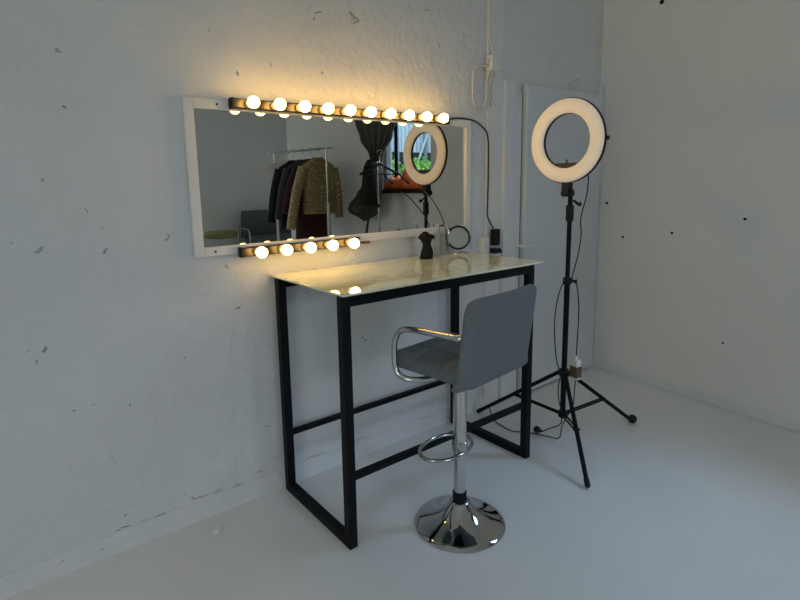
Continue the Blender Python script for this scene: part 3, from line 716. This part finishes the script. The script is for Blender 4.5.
# black garment bag hanging from the stand
gb = thing('garment_bag', 'black bundled bag hanging in front of the curtain tie', 'bag', (3.275, -2.275, 1.28))
b = MB(); vs = []; fs = []; sg = 26
pr2 = [(.0, .085, .05), (.02, .115, .06), (.10, .11, .065), (.22, .085, .06), (.32, .075, .055), (.40, .07, .05), (.45, .04, .035), (.48, .015, .015)]
for z, rx, ry in pr2:
    for k in range(sg):
        a = 2 * PI * k / sg; q = 1 + .10 * math.sin(a * 5 + z * 14); vs.append((rx * q * math.cos(a), ry * q * math.sin(a), z))
for i in range(len(pr2) - 1):
    for k in range(sg): fs.append((i * sg + k, i * sg + (k + 1) % sg, (i + 1) * sg + (k + 1) % sg, (i + 1) * sg + k))
fs.append(tuple(range(sg))); fs.append(tuple(range(len(vs) - sg, len(vs)))); b.add(vs, fs); b.build('bag_body', M['black_cloth'], gb)
b = MB(); b.tube(catmull([(-.01, 0, .02), (-.02, .0, -.10), (-.05, 0, -.25), (-.09, 0, -.42), (-.10, 0, -.60)], 6), .020, 8, flat=.4); b.build('hanging_strap', M['black_cloth'], gb)

# coral cloth lying along the sill with two black straps
oc = thing('coral_top', 'bright coral top with black straps lying on the black window sill in the mirror', 'clothing', Wl(.018, -2.2, 1.4405), RA)
b = MB(); vs = []; fs = []; NU, NV = 40, 16
for i in range(NU + 1):
    u = i / NU; y = -.23 + .59 * u
    hh = .06 + .125 * math.sin(PI * min(1, u * 1.05)) ** .5 * (1 + .30 * math.sin(u * 16)) * (.75 + .35 * u) + .02 * math.sin(u * 31)
    if u < .03 or u > .97: hh *= .3
    for k in range(NV):
        a = 2 * PI * k / NV; x = .062 * math.cos(a) * (1 + .1 * math.sin(u * 23)); z = hh / 2 * (1 + math.sin(a)) + .001
        z += .010 * math.sin(y * 60 + x * 50) * (1 if math.sin(a) > 0 else 0)
        vs.append((x, y + .03 * math.sin(a), max(.001, z)))
for i in range(NU):
    for k in range(NV): fs.append((i * NV + k, i * NV + (k + 1) % NV, (i + 1) * NV + (k + 1) % NV, (i + 1) * NV + k))
fs.append(tuple(range(NV))); fs.append(tuple(range(NU * NV, NU * NV + NV))); b.add(vs, fs); b.build('cloth', M['orange'], oc)
for y in (-.16, .08):
    MB().tube(catmull([(-.07, y - .08, .19), (-.082, y - .02, .15), (-.088, y + .05, .10), (-.085, y + .10, .065)], 5), .009, 8).build('strap', M['black_cloth'], oc)

# ------------------------------------------------------------------ the small yard outside window_1
GZ = 1.34
M['ground'] = varied('yard_ground', (.16, .17, .12), (.25, .25, .18), 4, .9)
struct(MB().b2((4.10, -4.2, GZ - .1), (9.5, .6, GZ)).build('floor_outside', M['ground'], smooth=False))
def siding():
    m, nt, b = new_mat('pale_siding')
    tc = nt.nodes.new('ShaderNodeTexCoord'); w = nt.nodes.new('ShaderNodeTexWave'); w.inputs['Scale'].default_value = 4.0; w.bands_direction = 'X'
    nt.links.new(tc.outputs['Object'], w.inputs['Vector'])
    r = nt.nodes.new('ShaderNodeValToRGB'); r.color_ramp.elements[0].position = .1; r.color_ramp.elements[0].color = (.48, .56, .68, 1); r.color_ramp.elements[1].position = .4; r.color_ramp.elements[1].color = (.84, .90, .95, 1)
    nt.links.new(w.outputs['Fac'], r.inputs['Fac']); nt.links.new(r.outputs['Color'], b.inputs['Base Color']); b.inputs['Roughness'].default_value = .6
    return m
M['siding'] = siding()
struct(MB().b2((3.75, -4.22, 1.99), (9.0, -4.17, 4.2)).build('wall_outside_siding', M['siding'], smooth=False))
struct(MB().b2((3.75, -4.22, GZ), (9.0, -4.18, 1.99)).build('wall_outside_base', simple('dark_base', (.05, .055, .06), .8), smooth=False))
pipe = simple('blue_grey_pipe', (.35, .42, .52), .5)
for k, (x, lb) in enumerate(((5.15, 'blue grey downpipe on the siding outside the window, left of the two'), (5.72, 'blue grey downpipe on the siding outside the window, right of the two'))):
    tag(MB().cyl((x, -4.13, GZ), (x, -4.13, 4.2), .03, seg=12).build('downpipe', pipe), lb, 'pipe', 'downpipes outside the window')
tag(MB().cyl((5.25, -4.04, GZ + .012), (5.72, -4.06, GZ + .95), .018, seg=12).build('leaning_pole', M['white_plastic']), 'white slanting pole in the yard outside the window', 'pole')
M['leaf'] = varied('green_leaves', (.20, .42, .05), (.45, .75, .14), 9, .6)
def bush(label, x, y, h, w):
    o = thing('bush', label, 'bush', (x, y, GZ), 0, 'bushes outside the window')
    b = MB()
    for i in range(420):
        a = random.uniform(0, 2 * PI); rr = w * .9 * math.sqrt(random.random()); z = random.uniform(.08, 1) * h * (1 - .35 * (rr / w) ** 2)
        c = Vector((rr * math.cos(a), rr * math.sin(a), z)); s_ = random.uniform(.02, .045)
        u = Vector((random.gauss(0, 1), random.gauss(0, 1), random.gauss(0, 1))).normalized(); v = u.orthogonal().normalized()
        b.add([c - u * s_, c + v * s_ * .5, c + u * s_, c - v * s_ * .5], [(0, 1, 2, 3)])
    b.build('foliage', M['leaf'], o, smooth=False)
    b = MB()
    for k in range(5): b.tube([(0, 0, .005), (w * .5 * math.cos(k * 1.3), w * .5 * math.sin(k * 1.3), h * .7)], [.012, .005], 6)
    b.build('stem', simple('bark', (.08, .06, .04), .9), o)
bush('green bush outside the window, in the left part of the view', 4.62, -3.65, .56, .25)
bush('green bush outside the window, in the middle of the view', 5.20, -3.70, .52, .26)
bush('green bush outside the window, at the right of the view', 5.78, -3.68, .58, .26)
bush('green bush nearest the window, low in front of the others', 4.45, -2.75, .50, .24)

# ------------------------------------------------------------------ light
E_WIN, C_WIN = 245, (.43, .68, 1.0)
E_END, C_END = 46, (.93, 1.0, .90)
E_REAR, C_REAR = 600, (.70, .77, 1.0)
w = bpy.data.worlds.new('sky'); scene.world = w; w.use_nodes = True
bg = w.node_tree.nodes['Background']; bg.inputs[0].default_value = (.72, .86, 1.0, 1); bg.inputs[1].default_value = .7
def area(name, loc, rot, sx, sy, energy, col):
    l = bpy.data.lights.new(name, 'AREA'); l.shape = 'RECTANGLE'; l.size = sx; l.size_y = sy; l.energy = energy; l.color = col
    o = bpy.data.objects.new(name, l); COL.objects.link(o); o.location = loc; o.rotation_euler = rot; return o
# daylight through window_1, then fill lamps at added windows out of frame
def sky_light(name, loc, aim, sx, sy, energy, col):      # area lamp standing in for sky outside a window
    o = area(name, loc, (0, 0, 0), sx, sy, energy, col)
    o.rotation_euler = (Vector(aim) - Vector(loc)).to_track_quat('-Z', 'Y').to_euler(); return o
sky_light('daylight_window', (5.3, -2.4, 4.1), (2.4, -.9, .4), 2.2, 1.6, E_WIN, C_WIN)
area('fill_end', (XL - .02, -4.2, 2.0), (0, math.radians(-90), 0), 1.7, 2.3, E_END, C_END)  # added fill lamp, brightens the right wall
area('warm_fill_side', (XE + .02, -6.4, 2.0), (0, math.radians(90), 0), 1.7, 2.3, 4.5, (1.0, .80, .58))  # added warm fill for the far wall seen in the mirror
sky_light('fill_rear', (1.85, -13.5, 3.6), (1.5, 0, .6), 8.0, 1.7, E_REAR, C_REAR)  # added fill lamp behind the camera, lights the mirror wall and floor

# ------------------------------------------------------------------ camera
yaw, pitch, roll = .6561, -.1609, -.0193
fwd = Vector((math.sin(yaw) * math.cos(pitch), math.cos(yaw) * math.cos(pitch), math.sin(pitch)))
right = Vector((math.cos(yaw), -math.sin(yaw), 0)); up = right.cross(fwd)
r2 = right * math.cos(roll) + up * math.sin(roll); u2 = -right * math.sin(roll) + up * math.cos(roll)
cd = bpy.data.cameras.new('camera'); cd.sensor_width = 36; cd.lens = 525.81 / 800 * 36; cd.shift_x = 11.86 / 800; cd.shift_y = -30.23 / 800; cd.clip_start = .05
co = bpy.data.objects.new('camera', cd); COL.objects.link(co)
mt = Matrix((r2, u2, -fwd)).transposed().to_4x4(); mt.translation = (0, -2.2942, 1.5); co.matrix_world = mt
scene.camera = co
scene.view_settings.view_transform = 'Standard'; scene.view_settings.look = 'None'
scene.view_settings.exposure = 0; scene.view_settings.gamma = 1
scene.cycles.use_denoising = True
scene.cycles.max_bounces = 10; scene.cycles.diffuse_bounces = 6; scene.cycles.caustics_reflective = True
